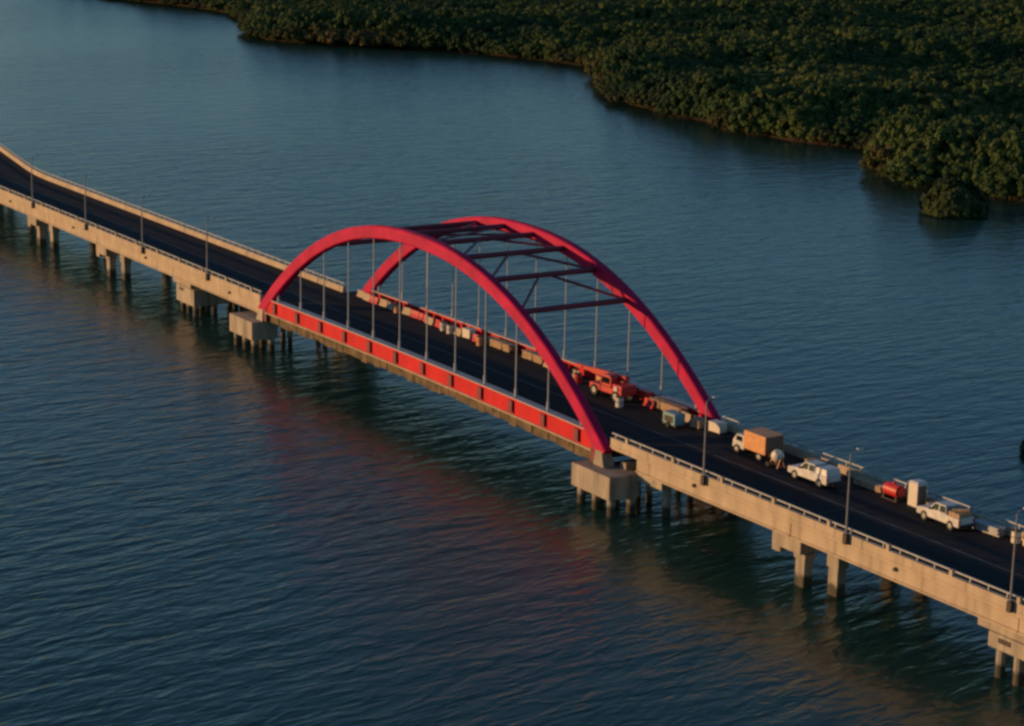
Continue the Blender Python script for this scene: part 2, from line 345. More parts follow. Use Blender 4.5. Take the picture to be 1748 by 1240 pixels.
# ------------------------------------------------------------------ approaches
def path_right(s): return (37.9+s, 0.0, 0.0)
def path_left(s):
    # runs towards -x, bends towards +y beyond x = -148
    x0 = -37.9; L1 = 102.0; R = 110.0; A = 0.16
    if s <= L1: return (x0-s, 0.0, 0.0)
    a = min((s-L1)/R, A); x = x0-L1-R*math.sin(a); y = R*(1-math.cos(a))
    if (s-L1)/R > A:
        e = s-L1-R*A; x -= e*math.cos(A); y += e*math.sin(A)
    return (x, y, a)
def approach(pathf, L, yn, yf, name_label, side, step=3.0):
    base = pathf(0)
    root = empty('concrete_viaduct', (base[0], (yn+yf)/2, WATER), name_label, 'viaduct')
    inv = Matrix.Translation(-root.location)
    def P(s, off, z):
        x, y, a = pathf(s)
        sgn = -1 if side < 0 else 1
        # normal pointing to +y side of the road
        nx, ny = (math.sin(a), math.cos(a)) if side < 0 else (0, 1)
        return (x+nx*off, y+ny*off, z)
    def sw(m, prof, s0=0.0, s1=L, st=step):
        k = max(1, int(round((s1-s0)/st)))
        m.sweep([[P(s0+(s1-s0)*i/k, o, z) for o, z in prof] for i in range(k+1)])
    def fin(m, nm, mt, **kw):
        o = m.build(nm, mt, root, **kw); o.matrix_parent_inverse = inv; return o
    m = MB(); sw(m, [(yn+0.05, -0.18), (yf-0.05, -0.18), (yf-0.05, 0.18), (yn+0.05, 0.18)]); fin(m, 'deck_slab', CONC)
    # parapets, one casting bay after another with thin joints
    for (o0, o1, near) in ((yn, yn+0.38, True), (yf-0.38, yf, False)):
        m = MB(); s = 0.0
        while s < L-0.1:
            e = min(L, s+5.98)
            if near: pr = [(o0-0.10, 0.26), (o0+0.40, 0.26), (o0+0.30, 0.99), (o0-0.10, 0.99)]
            else: pr = [(o1-0.40, 0.26), (o1+0.10, 0.26), (o1+0.10, 0.99), (o1-0.30, 0.99)]
            sw(m, pr, s, e); s = e+0.035
        fin(m, 'parapet', CONC)
    m = MB(); sw(m, [(yn-0.13, 0.02), (yn+0.3, 0.02), (yn+0.3, 0.255), (yn-0.13, 0.255)]); sw(m, [(yf-0.3, 0.02), (yf+0.13, 0.02), (yf+0.13, 0.255), (yf-0.3, 0.255)])
    fin(m, 'cornice', CONC)
    ng = 6
    for k in range(ng):
        o = yn+0.16+(yf-yn-0.32)*k/(ng-1); m = MB(); s = 0.6 if side > 0 else 0.0
        s = 4.2 if side > 0 else 0.2
        if k in (0, ng-1) and side > 0: s = 4.2
        spans = []
        edge = [26.9-0.02, 53.8, 80.7, 107.6, 134.5, 161.4]
        for e in [q for q in edge if q < L]+[L]:
            sw(m, [(o-0.13, -1.22), (o+0.13, -1.22), (o+0.13, -0.185), (o-0.13, -0.185)], s, e-0.06)
            sw(m, [(o-0.26, -1.38), (o+0.26, -1.38), (o+0.26, -1.225), (o-0.26, -1.225)], s, e-0.06); s = e+0.04
        fin(m, 'girder', CONC)
    for near, o in ((True, yn+0.12), (False, yf-0.12)):
        m = MB()
        sw(m, [(o-0.07, 1.36), (o+0.07, 1.36), (o+0.07, 1.47), (o-0.07, 1.47)])
        s = 0.6
        while s < L:
            a = P(s, o, 0.99); b = P(s, o, 1.36); m.beam(a, b, 0.10, 0.10); s += 1.99
        fin(m, 'railing', STEEL)
    s = 2.6
    while s < L:
        m = MB(); a = P(s, yn+0.02, 0.995); m.box(a[0]-0.17, a[0]+0.17, a[1]-0.15, a[1]+0.15, 0.995, 1.50); s += 7.3
        fin(m, 'parapet_post', CONC)
    s = 13.2 if side > 0 else 9.0
    while s < L:
        dr = MB(); a = P(s, yn+0.1, -0.35); dr.tube((a[0], a[1]-0.3, a[2]), (a[0], a[1]+0.1, a[2]), 0.17, n=12); s += 26.9
        fin(dr, 'drain_pipe', RUST)
    m = MB(); sw(m, [(yn+0.42, 0.19), (yf-0.42, 0.19), (yf-0.42, 0.20), (yn+0.42, 0.20)])
    return root, P, sw
rootR, PR, swR = approach(path_right, 110.0, 0.15, 13.75, 'straight concrete viaduct leading off to the right of the red arch', 1)
rootL, PL, swL = approach(path_left, 300.0, 0.0, 11.9, 'concrete viaduct left of the red arch that bends away at its far end', -1)
# road surface and markings, one sheet over the whole crossing
def road_ring(pt, a, b, z): return [pt(a, z), pt(b, z)]
def strip(name, mt, o_right, o_left, z, dash=None, label=None):
    """o_* = (y0,y1) on each approach; the arch deck is interpolated between them"""
    m = MB(); st = []
    for i in range(101): s = 300-3*i; st.append((lambda o, s=s: PL(s, o, 0)[:2], o_left, 0))
    for i in range(1, 26):
        x = -37.9+75.8*i/26; k = i/26; oo = tuple(o_left[j]*(1-k)+o_right[j]*k for j in (0, 1))
        st.append((lambda o, x=x: (x, o), oo, max(0, zc(x))))
    for i in range(38): s = i*3; st.append((lambda o, s=s: PR(s, o, 0)[:2], o_right, 0))
    vs = []; fs = []
    for f, oo, dz in st:
        for o in oo:
            x, y = f(o); zz = z-0.0 if dz == 0 else z-0.0
            vs.append((x, y, zz))
    for i in range(len(st)-1):
        if dash and (i // dash) % 2: continue
        fs.append((2*i, 2*i+1, 2*i+3, 2*i+2))
    m.add(vs, fs)
    return tag(m.build(name, mt), label, None, None, 'structure')
def deckz(x): return 0.262
strip('road', ASPH, (0.58, 13.32), (0.42, 11.48), 0.262, None, 'dark asphalt carriageway on the bridge')
strip('lane_line', PAINT_L, (6.62, 6.76), (5.6, 5.74), 0.267, None, 'faint pale centre line on the asphalt')
strip('edge_line', PAINT_L, (1.55, 1.66), (1.40, 1.50), 0.267, None, 'faint pale edge line by the near parapet')
# fill the wedge under the road on the arch span
m = MB(); m.box(-37.85, 37.85, 0.47, W-0.47, -0.04, 0.255); par(m.build('wearing_course', ASPH, br))

# ------------------------------------------------------------------ piers
SK = 0.0
def skew_block(m, xc0, w0, w1, y0, y1, z0, z1):
    a, b = SK*y0, SK*y1
    m.hexa([(xc0-w0+a, y0, z0), (xc0+w1+a, y0, z0), (xc0+w1+b, y1, z0), (xc0-w0+b, y1, z0)],
           [(xc0-w0+a, y0, z1), (xc0+w1+a, y0, z1), (xc0+w1+b, y1, z1), (xc0-w0+b, y1, z1)])
def pier(x, yb, y0, y1, kind, label):
    """x = centre of the cap at the near edge, yb = shift of the road in y"""
    r = empty('bridge_pier', (x, yb+y0, WATER), label, 'pier', 'concrete piers under the approach viaducts')
    inv = Matrix.Translation(-r.location)
    def fin(mm, nm, **kw): o = mm.build(nm, CONC_P, r, **kw); o.matrix_parent_inverse = inv; return o
    dx = x-SK*y0; Y0 = y0+yb; Y1 = y1+yb; zb = -4.6 if x < 0 else -3.6; ddx = x-SK*Y0
    if kind == 'columns':
        m = MB(); m.box(x-2.1, x+1.75, Y0, Y1, -2.95, -1.40); fin(m, 'cap_beam', bevel=0.06)
        m = MB(); m.box(x+1.753, x+5.4, Y0+1.4, Y1-0.3, -2.40, -1.40); fin(m, 'cap_beam', bevel=0.06)
        m = MB(); m.box(x-2.1, x-1.0, Y0+0.05, Y0+0.9, -3.45, -2.953); fin(m, 'cap_end')
        for yy in (Y0+1.0, Y1-1.0):
            for ox, oy in ((1.2, 0), (4.5, 0.9)):
                mm = MB(); mm.box(x+ox-0.75, x+ox+0.75, yy+oy-0.6, yy+oy+0.6, -3.5, -2.403 if oy else -2.953); mm.box(x+ox-0.6, x+ox+0.6, yy+oy-0.5, yy+oy+0.5, -9.0, -3.503); fin(mm, 'column', bevel=0.04)
    else:
        m = MB(); m.box(x-2.1, x+3.6, Y0, Y1, -2.35, -1.40); fin(m, 'cap_beam', bevel=0.06)
        m = MB(); m.box(x-0.7, x+5.0, Y0-0.15, Y1, zb, -2.353); fin(m, 'pile_cap', bevel=0.06)
        m = MB(); m.box(x+0.4, x+1.7, Y0-0.2, Y0-0.153, -3.0, -2.6); fin(m, 'dark_plate').data.materials[0] = RUST  # thin dark plate set on the near face of the pile cap
        for yy in (Y0+0.5, Y0+3.2, Y1-3.3, Y1-0.6):
            for ox in (0.2, 2.1, 4.2):
                mm = MB(); mm.tube((x+ox, yy, -9.0), (x+ox, yy, zb-0.003), 0.40, n=12); fin(mm, 'pile')
    return r
pier(63.7, 0, 0.8, 12.9, 'columns', 'pier of square columns, first one right of the arch bearing block')
pier(88.9, 0, 0.8, 12.9, 'blocks', 'stepped block pier on slender piles at the right edge of the photo')
pier(118, 0, 0.8, 12.9, 'columns', 'square column pier beyond the stepped block pier, farthest to the right')
pier(-64.0, 0, 0.6, 11.2, 'blocks', 'stepped block pier on piles, first one left of the arch bearing block')
pier(-91.5, 0, 0.6, 11.2, 'columns', 'square column pier, second one left of the arch bearing block')
pier(-119.8, 0, 0.6, 11.2, 'columns', 'square column pier, third one left of the arch, nearest the left edge')
pier(-147.5, 0, 0.6, 11.2, 'columns', 'square column pier where the viaduct begins to bend')
pier(-174.5, 3.9, 0.6, 11.2, 'columns', 'square column pier past the bend, farthest to the left')
def foot_pier(x, sx, label):
    r = empty('arch_pier', (x, W/2, WATER), label, 'pier', 'pile capped piers carrying the arch feet')
    inv = Matrix.Translation(-r.location)
    def fin(mm, nm, **kw): o = mm.build(nm, CONC_P, r, **kw); o.matrix_parent_inverse = inv; return o
    for (a, b) in ((-2.0, 1.6), (12.4, 16.0)):
        m = MB(); m.box(x-3.25, x+3.25, a, b, -4.35, -2.05); fin(m, 'pile_cap', bevel=0.08)
        for ox in (-2.3, 0.2, 2.7):
            for oy in (a+0.65, b-0.65):
                mm = MB(); mm.tube((x+ox, oy, -9.5), (x+ox, oy, -4.36), 0.42, n=12); fin(mm, 'pile')
    m = MB(); m.box(x-1.5, x+1.5, 1.61, 12.39, -3.3, -2.1); fin(m, 'cap_beam', bevel=0.05)
    for oy in (4.4, 9.4):
        for ox in (-0.95, 0.95):
            mm = MB(); mm.tube((x+ox, oy, -9.5), (x+ox, oy, -3.31), 0.33, n=12); fin(mm, 'pile')
    # bearing wall under the first approach girders
    m = MB(); m.box(x+sx*1.2-0.45, x+sx*1.2+0.45, 1.0, W-1.6, -2.09, -1.40); fin(m, 'bearing_wall')
    if sx > 0:
        m = MB(); m.box(x+3.26, x+7.2, 1.2, 12.6, -2.7, -1.41); fin(m, 'seat_beam', bevel=0.05)
        for oy in (3.2, 11.6):
            mm = MB(); mm.tube((x+5.4, oy, -9.5), (x+5.4, oy, -2.71), 0.42, n=12); fin(mm, 'pile')
foot_pier(37.6, 1, 'pale pier with big pile cap under the right feet of the red arches')
foot_pier(-39.6, -1, 'pale pier with big pile cap under the left feet of the red arches')

# ------------------------------------------------------------------ street lamps
def make_lamp():
    r = empty('street_lamp', (0, 0, 0), 'x', 'street lamp')
    m = MB(); m.box(-0.24, 0.24, -0.18, 0.14, -0.45, 0.40); m.box(-0.18, 0.18, -0.14, 0.12, 0.402, 0.46); m.build('base', RUST, r, bevel=0.03)
    m = MB(); m.tube((0, 0, 0.42), (0, 0, 7.35), 0.095, 0.06, n=10); m.build('pole', POLE, r)
    m = MB(); m.tube((0, 0, 7.3), (0, 0.35, 7.55), 0.05, n=8); m.tube((0, 0.35, 7.55), (0, 0.75, 7.62), 0.05, n=8); m.build('arm', POLE, r)
    m = MB(); m.hexa([(-0.13, 0.68, 7.55), (0.13, 0.68, 7.55), (0.10, 1.35, 7.58), (-0.10, 1.35, 7.58)],
                     [(-0.10, 0.70, 7.70), (0.10, 0.70, 7.70), (0.07, 1.30, 7.66), (-0.07, 1.30, 7.66)])
    h = m.build('lamp_head', STEEL, r); m = MB(); m.box(-0.08, 0.08, 0.8, 1.25, 7.52, 7.549); m.build('lens', LENS, h)
    return r
lamp0 = make_lamp()
LAMPS = [(52.8, 'grey street lamp on the near parapet, first one right of the arch'),
         (72.2, 'grey street lamp on the near parapet, above the square column pier to the right'),
         (91.0, 'grey street lamp at the right edge of the photo, above the stepped block pier'),
         (-53.0, 'grey street lamp on the near parapet, first one left of the arch'),
         (-74.2, 'grey street lamp on the near parapet, second one left of the arch'),
         (-95.0, 'grey street lamp on the near parapet, third one left of the arch'),
         (-116.8, 'grey street lamp on the near parapet, closest to the left edge')]
for i, (x, lab) in enumerate(LAMPS):
    o = lamp0 if i == 0 else copy_tree(lamp0)
    o.location = (x, -0.17 if x > 0 else -0.32, 0.62); o['label'] = lab; o['group'] = 'street lamps along the near parapet'

# expansion joints across the carriageway, one over each pier
for x, (ya, yb) in [(64.8, (0.6, 13.3)), (91.7, (0.6, 13.3)), (-64.8, (0.45, 11.45)), (-91.7, (0.45, 11.45)), (-118.6, (0.45, 11.45)), (37.9, (0.6, 13.3)), (-37.9, (0.45, 11.45))]:
    m = MB(); m.add([(x-0.06, ya, 0.269), (x+0.06, ya, 0.269), (x+0.06, yb, 0.269), (x-0.06, yb, 0.269)], [(0, 1, 2, 3)])
    tag(m.build('expansion_joint', RUST), None, None, None, 'structure')

# ------------------------------------------------------------------ vehicles and site clutter
DZ = 0.264
def wheel_set(r, xs, y, rad=0.4, wd=0.26):
    for x in xs:
        for sy in (-1, 1):
            m = MB(); m.tube((x, sy*y-wd/2, rad), (x, sy*y+wd/2, rad), rad, n=18); w_ = m.build('wheel', RUBBER, r)
            m = MB(); yy = sy*(y+wd/2); m.tube((x, yy-0.02*sy, rad), (x, yy+0.012*sy, rad), rad*0.55, n=14); m.build('rim', RIM, w_)
def pickup(loc, rz, label, rear):
    r = empty('pickup_truck', loc, label, 'pickup truck', 'white pickups parked on the far lane', rz)
    # front towards -x; side outline
    m = MB()
    low = [(-2.6, 0.42), (2.6, 0.42), (2.62, 0.75), (2.6, 1.08), (0.95, 1.10), (0.9, 1.12), (-1.2, 1.10), (-2.45, 0.98), (-2.65, 0.80)]
    m.prism(low, -0.93, 0.93); m.build('body', WHITE, r, bevel=0.05)
    m = MB()
    m.hexa([(-1.25, -0.88, 1.1), (1.0, -0.88, 1.1), (1.0, 0.88, 1.1), (-1.25, 0.88, 1.1)], [(-0.55, -0.72, 1.74), (0.78, -0.72, 1.74), (0.78, 0.72, 1.74), (-0.55, 0.72, 1.74)])
    cab = m.build('cab', WHITE, r, bevel=0.05)
    g = MB(); g.add([(-1.16, -0.76, 1.20), (-1.16, 0.76, 1.20), (-0.64, 0.66, 1.68), (-0.64, -0.66, 1.68)], [(0, 1, 2, 3)]); o = g.build('windscreen', GLASS, r); o.location = (-0.02, 0, 0.02)
    for sy in (-1, 1):
        g = MB(); g.add([(-0.98, sy*0.868, 1.17), (0.0, sy*0.868, 1.17), (0.0, sy*0.75, 1.66), (-0.52, sy*0.75, 1.66)], [(0, 1, 2, 3)]); g.build('window', GLASS, r)
        g = MB(); g.add([(0.1, sy*0.868, 1.17), (0.9, sy*0.868, 1.17), (0.74, sy*0.75, 1.66), (0.1, sy*0.75, 1.66)], [(0, 1, 2, 3)]); g.build('window', GLASS, r)
        g = MB(); g.box(-2.68, -2.60, sy*0.70-0.16, sy*0.70+0.16, 0.72, 0.90); g.build('headlight', LENS, r)
        g = MB(); g.box(2.59, 2.65, sy*0.82-0.09, sy*0.82+0.09, 0.72, 1.02); g.build('tail_light', TAIL, r)
        g = MB(); g.box(-0.95, -0.80, sy*1.02-0.09, sy*1.02+0.09, 1.12, 1.28); g.build('mirror', RUBBER, r)
    g = MB(); g.add([(0.99, -0.7, 1.2), (0.99, 0.7, 1.2), (0.85, 0.62, 1.66), (0.85, -0.62, 1.66)], [(0, 1, 2, 3)]); o = g.build('rear_window', GLASS, r); o.location = (0.02, 0, 0)
    g = MB(); g.box(-2.74, -2.66, -0.85, 0.85, 0.45, 0.66); g.box(2.64, 2.74, -0.85, 0.85, 0.45, 0.62); g.build('bumper', RUBBER, r)
    if rear == 'canopy':
        g = MB(); g.hexa([(1.03, -0.88, 1.1), (2.55, -0.88, 1.1), (2.55, 0.88, 1.1), (1.03, 0.88, 1.1)], [(1.03, -0.78, 1.66), (2.4, -0.78, 1.66), (2.4, 0.78, 1.66), (1.03, 0.78, 1.66)]); g.build('canopy', WHITE, r, bevel=0.04)
    else:
        g = MB(); g.box(1.15, 2.45, -0.75, 0.75, 1.0, 1.45); g.tube((1.3, -0.5, 1.5), (2.4, 0.4, 1.62), 0.12); g.build('load', TAN, r)
    wheel_set(r, (-1.65, 1.6), 0.82, 0.40)
    r.scale = (1.0, 1.0, 1.1)
    return r
pickup((57.1, 9.2, DZ), 0.03, 'white pickup with covered rear nearest the arch, with the tan timber stack just beyond it', 'canopy')
pickup((72.3, 10.9, DZ), -0.02, 'white pickup carrying a tan load, right of the cream toilet cabin', 'load')

r = empty('box_truck', (47.9, 10.25, DZ), 'orange box truck parked just right of the far arch foot', 'truck')
m = MB(); m.box(-1.1, 2.2, -1.15, 1.15, 0.85, 2.95); m.build('cargo_box', ORANGE, r, bevel=0.05)
m = MB(); m.prism([(-3.0, 0.5), (-1.2, 0.5), (-1.2, 2.15), (-2.35, 2.15), (-2.9, 1.35)], -1.0, 1.0); m.build('cab', WHITE, r, bevel=0.06)
m = MB(); m.add([(-2.93, -0.85, 1.42), (-2.93, 0.85, 1.42), (-2.45, 0.8, 2.05), (-2.45, -0.8, 2.05)], [(0, 1, 2, 3)]); o = m.build('windscreen', GLASS, r); o.location = (-0.03, 0, 0)
for sy in (-1, 1):
    m = MB(); m.add([(-2.5, sy*1.005, 1.4), (-1.45, sy*1.005, 1.4), (-1.45, sy*1.005, 1.98), (-2.3, sy*1.005, 1.98)], [(0, 1, 2, 3)]); m.build('window', GLASS, r)
    m = MB(); m.box(2.2, 2.24, sy*0.9-0.1, sy*0.9+0.1, 0.9, 1.15); m.build('tail_light', TAIL, r)
m = MB(); m.box(-2.8, 2.2, -0.45, 0.45, 0.5, 0.84); m.build('chassis', RUST, r)
m = MB(); m.box(2.21, 2.26, -1.0, 1.0, 1.0, 2.85); m.build('shaded_rear_door', BROWN, r)  # dark brown door: the shadowed end of the box is put into its colour
r.scale = (0.98, 0.98, 0.84)
wheel_set(r, (-2.2, 1.2), 0.95, 0.46, 0.3)

r = empty('cement_mixer', (51.8, 9.2, DZ), 'small cream drum mixer on an orange frame between the orange truck and a pickup', 'cement mixer')
m = MB(); rings = []
for k, (a, rad) in enumerate([(-0.55, 0.28), (-0.35, 0.52), (0.05, 0.62), (0.35, 0.50), (0.6, 0.30)]):
    c = Vector((a*0.5, -a*0.35, 1.15+a*0.75)); ax = Vector((0.5, -0.35, 0.75)).normalized(); q = ax.orthogonal().normalized(); u = ax.cross(q)
    rings.append([c+(q*math.cos(2*math.pi*i/16)+u*math.sin(2*math.pi*i/16))*rad for i in range(16)])
m.sweep(rings); m.build('drum', CREAM, r, smooth=False)
m = MB()
for sx in (-0.6, 0.6): m.beam((sx, -0.45, 0.1), (sx*0.9, 0, 1.2), 0.09, 0.09); m.beam((sx, 0.45, 0.1), (sx*0.9, 0, 1.2), 0.09, 0.09); m.beam((sx, -0.5, 0.25), (sx, 0.5, 0.25), 0.09, 0.09)
m.build('frame', ORANGE, r)
for sy in (-1, 1):
    m = MB(); m.tube((-0.6, sy*0.62-0.07, 0.28), (-0.6, sy*0.62+0.07, 0.28), 0.28, n=16); m.build('wheel', RUBBER, r)

r = empty('portable_toilet', (67.3, 12.3, DZ), 'cream portable toilet cabin with brown door between red tank and white pickup', 'portable toilet')
m = MB(); m.box(-0.58, 0.58, -0.58, 0.58, 0.08, 2.15); m.build('cabin', CREAM, r, bevel=0.04)
m = MB(); m.box(0.585, 0.62, -0.45, 0.45, 0.15, 2.0); dd = m.build('door', BROWN, r)
m = MB(); m.box(0.62, 0.66, 0.25, 0.36, 1.0, 1.12); m.build('handle', RUST, dd)
m = MB(); m.hexa([(-0.63, -0.63, 2.155), (0.63, -0.63, 2.155), (0.63, 0.63, 2.155), (-0.63, 0.63, 2.155)], [(-0.45, -0.45, 2.36), (0.45, -0.45, 2.36), (0.45, 0.45, 2.36), (-0.45, 0.45, 2.36)]); m.build('roof', WHITE, r)
m = MB(); m.box(-0.6, 0.6, -0.6, 0.6, 0, 0.075); m.build('skid', RUBBER, r)

r = empty('fuel_tank', (64.6, 12.0, DZ), 'small red tank on a skid beside the cream toilet cabin', 'tank')
m = MB(); m.tube((-0.85, 0, 0.85), (0.85, 0, 0.85), 0.58, n=20); m.tube((-0.98, 0, 0.85), (0.98, 0, 0.85), 0.4, n=20); m.tube((0, 0, 1.4), (0, 0, 1.6), 0.16, n=12); m.build('tank', MACH, r)
m = MB(); m.box(-0.9, -0.7, -0.5, 0.5, 0, 0.4); m.box(0.7, 0.9, -0.5, 0.5, 0, 0.4); m.box(-1.0, 1.0, -0.55, -0.45, 0, 0.1); m.box(-1.0, 1.0, 0.45, 0.55, 0, 0.1); m.build('skid', RUST, r)

def stack(x, y, n, L, wd, label, rz=0.0, mt=TAN, h0=0.14):
    r = empty('timber_stack', (x, y, DZ), label, 'timber stack', 'timber stacks on the far lane', rz)
    b = MB()
    for q in (-L*0.35, 0, L*0.35): b.box(q-0.06, q+0.06, -wd/2, wd/2, 0, 0.1)
    b.build('bearer', RUST, r); m = MB()
    for k in range(n):
        c = 5
        for j in range(c):
            yy = -wd/2+wd*(j+0.5)/c; j0 = random.uniform(-0.15, 0.15)
            m.box(-L/2+j0, L/2+j0, yy-wd/c*0.46, yy+wd/c*0.46, 0.105+k*h0, 0.105+k*h0+h0*0.9)
    m.build('boards', mt, r)
stack(61.2, 12.5, 4, 3.6, 1.2, 'tan board stack against the far parapet behind the first pickup', 0.02)
stack(75.9, 12.5, 5, 3.0, 1.1, 'low greyish board stack against the far parapet right of the second pickup', 0.05, STEEL)
stack(43.6, 12.2, 5, 2.4, 1.1, 'short board stack by the far arch foot, left of the orange truck', -0.04)
stack(30.3, 12.6, 6, 5.4, 1.0, 'long tan board stack along the far tie girder near the right arch foot', 0.0)
stack(-1.6, 12.5, 6, 5.0, 1.0, 'long tan board stack at mid span by the far tie girder', 0.0)
stack(5.4, 12.6, 6, 4.0, 0.9, 'tan board stack just right of mid span by the far tie girder', 0.0)

r = empty('generator', (35.2, 9.6, DZ), 'teal generator box standing in the far lane near the right arch foot', 'generator')
m = MB(); m.box(-1.0, 1.0, -0.65, 0.65, 0.3, 1.45); b_ = m.build('housing', TEAL, r, bevel=0.05)
m = MB(); m.box(-0.7, 0.7, -0.672, -0.652, 0.55, 1.15); m.build('grille', RUST, b_)
m = MB(); m.tube((0.6, 0.2, 1.45), (0.6, 0.2, 1.85), 0.06); m.build('exhaust', RUST, r)
m = MB(); m.box(-1.1, 1.1, -0.6, -0.5, 0.18, 0.295); m.box(-1.1, 1.1, 0.5, 0.6, 0.18, 0.295); m.beam((-1.0, 0, 0.25), (-2.0, 0, 0.3), 0.08, 0.08); m.build('trailer_frame', RUST, r)
for sy in (-1, 1):
    m = MB(); m.tube((0, sy*0.72-0.08, 0.3), (0, sy*0.72+0.08, 0.3), 0.3, n=16); m.build('wheel', RUBBER, r)

# red wheeled loader / crane under the arch
r = empty('mobile_crane', (22.6, 11.0, DZ), 'red wheeled crane with lowered boom parked under the far arch', 'crane', None, 0.05)
m = MB(); m.box(-2.6, 2.8, -1.05, 1.05, 0.65, 1.25); m.box(1.2, 2.75, -1.0, 1.0, 1.255, 1.75); m.build('chassis', MACH, r, bevel=0.06)
m = MB(); m.prism([(-0.9, 1.26), (0.9, 1.26), (0.9, 2.3), (0.5, 2.5), (-0.5, 2.5), (-0.9, 2.0)], -0.95, 0.1); cb = m.build('cab', MACH, r, bevel=0.05)
m = MB(); m.add([(-0.7, -0.956, 1.6), (0.7, -0.956, 1.6), (0.7, -0.956, 2.25), (-0.45, -0.956, 2.25)], [(0, 1, 2, 3)]); m.build('window', GLASS, cb)
m = MB(); m.beam((1.8, 0.5, 2.15), (-4.0, 0.6, 2.0), 0.55, 0.6); m.beam((-4.0, 0.6, 2.0), (-7.2, 0.65, 1.9), 0.4, 0.42); m.build('boom', MACH, r, bevel=0.03)
m = MB(); m.tube((-7.2, 0.65, 1.75), (-7.2, 0.65, 0.9), 0.05); m.box(-7.35, -7.05, 0.5, 0.8, 0.6, 0.9); m.build('hook_block', RUST, r)
m = MB(); m.tube((1.9, -1.15, 1.35), (1.9, -1.0, 1.35), 0.28, n=16); m.build('lamp_drum', WHITE, r)
wheel_set(r, (-1.7, 1.9), 0.95, 0.58, 0.4)

# white drum
def drum(x, y, label, mt=WHITE):
    r = empty('storage_drum', (x, y, DZ), label, 'drum')
    m = MB(); m.tube((0, 0, 0), (0, 0, 1.0), 0.42, n=18); m.build('barrel', mt, r)
    m = MB(); m.tube((0, 0, 1.0), (0, 0, 1.05), 0.45, n=18); m.tube((0, 0, 0.48), (0, 0, 0.54), 0.44, n=18); m.build('rim', RUST, r)
drum(26.3, 9.3, 'white drum standing beside the red crane')
drum(-12.9, 11.6, 'white drum in the row by the far tie girder left of mid span')
drum(-11.2, 11.5, 'cream drum right next to a white drum by the far tie girder', CREAM)
drum(79.0, 12.6, 'cream drum at the right edge of the photo by the far parapet', CREAM)

drum(-24.1, 11.7, 'orange drum among the first barriers at the left end of the far tie girder', ORANGE)
drum(-4.2, 11.3, 'orange drum standing just left of the mid span board stack', ORANGE)
drum(12.4, 11.4, 'orange drum between two barriers left of the red crane', ORANGE)
drum(15.9, 11.2, 'red drum under the lowered boom of the crane', MACH)
def crate(x, y, L, Wd, H, label, mt, rz=0.0):
    r = empty('site_crate', (x, y, DZ), label, 'crate', None, rz)
    m = MB(); m.box(-L/2, L/2, -Wd/2, Wd/2, 0.12, H); m.build('box', mt, r, bevel=0.03)
    m = MB(); m.box(-L/2-0.04, L/2+0.04, -Wd/2-0.04, Wd/2+0.04, H+0.003, H+0.09); m.build('lid', mt, r, bevel=0.02)
    m = MB(); m.box(-L/2, -L/2+0.12, -Wd/2, Wd/2, 0, 0.117); m.box(L/2-0.12, L/2, -Wd/2, Wd/2, 0, 0.117); m.build('skid', RUST, r)
crate(39.2, 12.0, 1.6, 1.0, 1.0, 'cream crate at the foot of the far right arch leg', CREAM, 0.1)
crate(53.4, 12.4, 1.8, 0.9, 0.6, 'brown crate against the far parapet between the truck and first pickup', TAN, 0.05)
crate(63.0, 12.6, 1.2, 0.9, 0.6, 'grey crate against the far parapet left of the red tank', STEEL, -0.08)
crate(69.2, 12.7, 1.5, 0.8, 0.6, 'brown crate against the far parapet right of the toilet cabin', TAN, 0.0)
crate(81.0, 12.7, 1.8, 0.9, 0.6, 'cream crate by the far parapet at the right edge of the photo', CREAM, 0.06)
crate(-7.8, 12.0, 1.4, 0.9, 1.1, 'cream crate between barriers left of mid span', CREAM, 0.1)
crate(18.6, 12.7, 1.8, 0.8, 1.0, 'orange crate by the far tie girder behind the crane boom', ORANGE, 0.0)
crate(25.9, 12.9, 1.8, 0.7, 1.1, 'red crate by the far tie girder just right of the crane', MACH, 0.0)
crate(37.0, 11.1, 1.1, 0.8, 0.8, 'small tan crate right of the teal generator', TAN, 0.3)

# water-filled barriers in a row along the far side of the arch span
BG = 'road barriers set in a row along the far tie girder'
def make_barrier(mt):
    r = empty('road_barrier', (0, 0, 0), 'pale concrete road barrier', 'barrier', BG)
    m = MB(); prof = [(-0.28, 0), (0.28, 0), (0.28, 0.12), (0.12, 0.4), (0.09, 0.85), (-0.09, 0.85), (-0.12, 0.4), (-0.28, 0.12)]
    m.sweep([[(x, a, z) for a, z in prof] for x in (-0.85, 0.85)]); m.build('shell', mt, r, bevel=0.03)
    m = MB(); m.tube((0.9, 0, 0.2), (0.9, 0, 0.8), 0.05); m.build('link_pin', RUST, r)
    return r
xs = [-34.2, -32.1, -30.2, -28.1, -26.0, -22.6, -20.6, -18.6, -16.6, -14.6, -9.9, -5.8, 8.6, 10.5, 13.9, 27.9, 34.2, 36.1]
NTH = ['first', 'second', 'third', 'fourth', 'fifth', 'sixth', 'seventh', 'eighth', 'ninth', 'tenth', 'eleventh', 'twelfth', 'thirteenth', 'fourteenth', 'fifteenth', 'sixteenth', 'second to last', 'last']
reds = {2, 6, 7, 9, 11, 13, 15}
bw = make_barrier(CONC); brd = make_barrier(MACH); used = {0: False, 1: False}
for i, x in enumerate(xs):
    k = 1 if i in reds else 0; src = brd if k else bw
    o = copy_tree(src) if used[k] else src; used[k] = True
    o.location = (x, 12.1+random.uniform(-.25, .25), DZ); o.rotation_euler = (0, 0, random.uniform(-.12, .12))
    o['label'] = ('red plastic' if k else 'pale concrete')+' barrier, '+NTH[i]+' from the left by the far tie girder'; o['group'] = BG

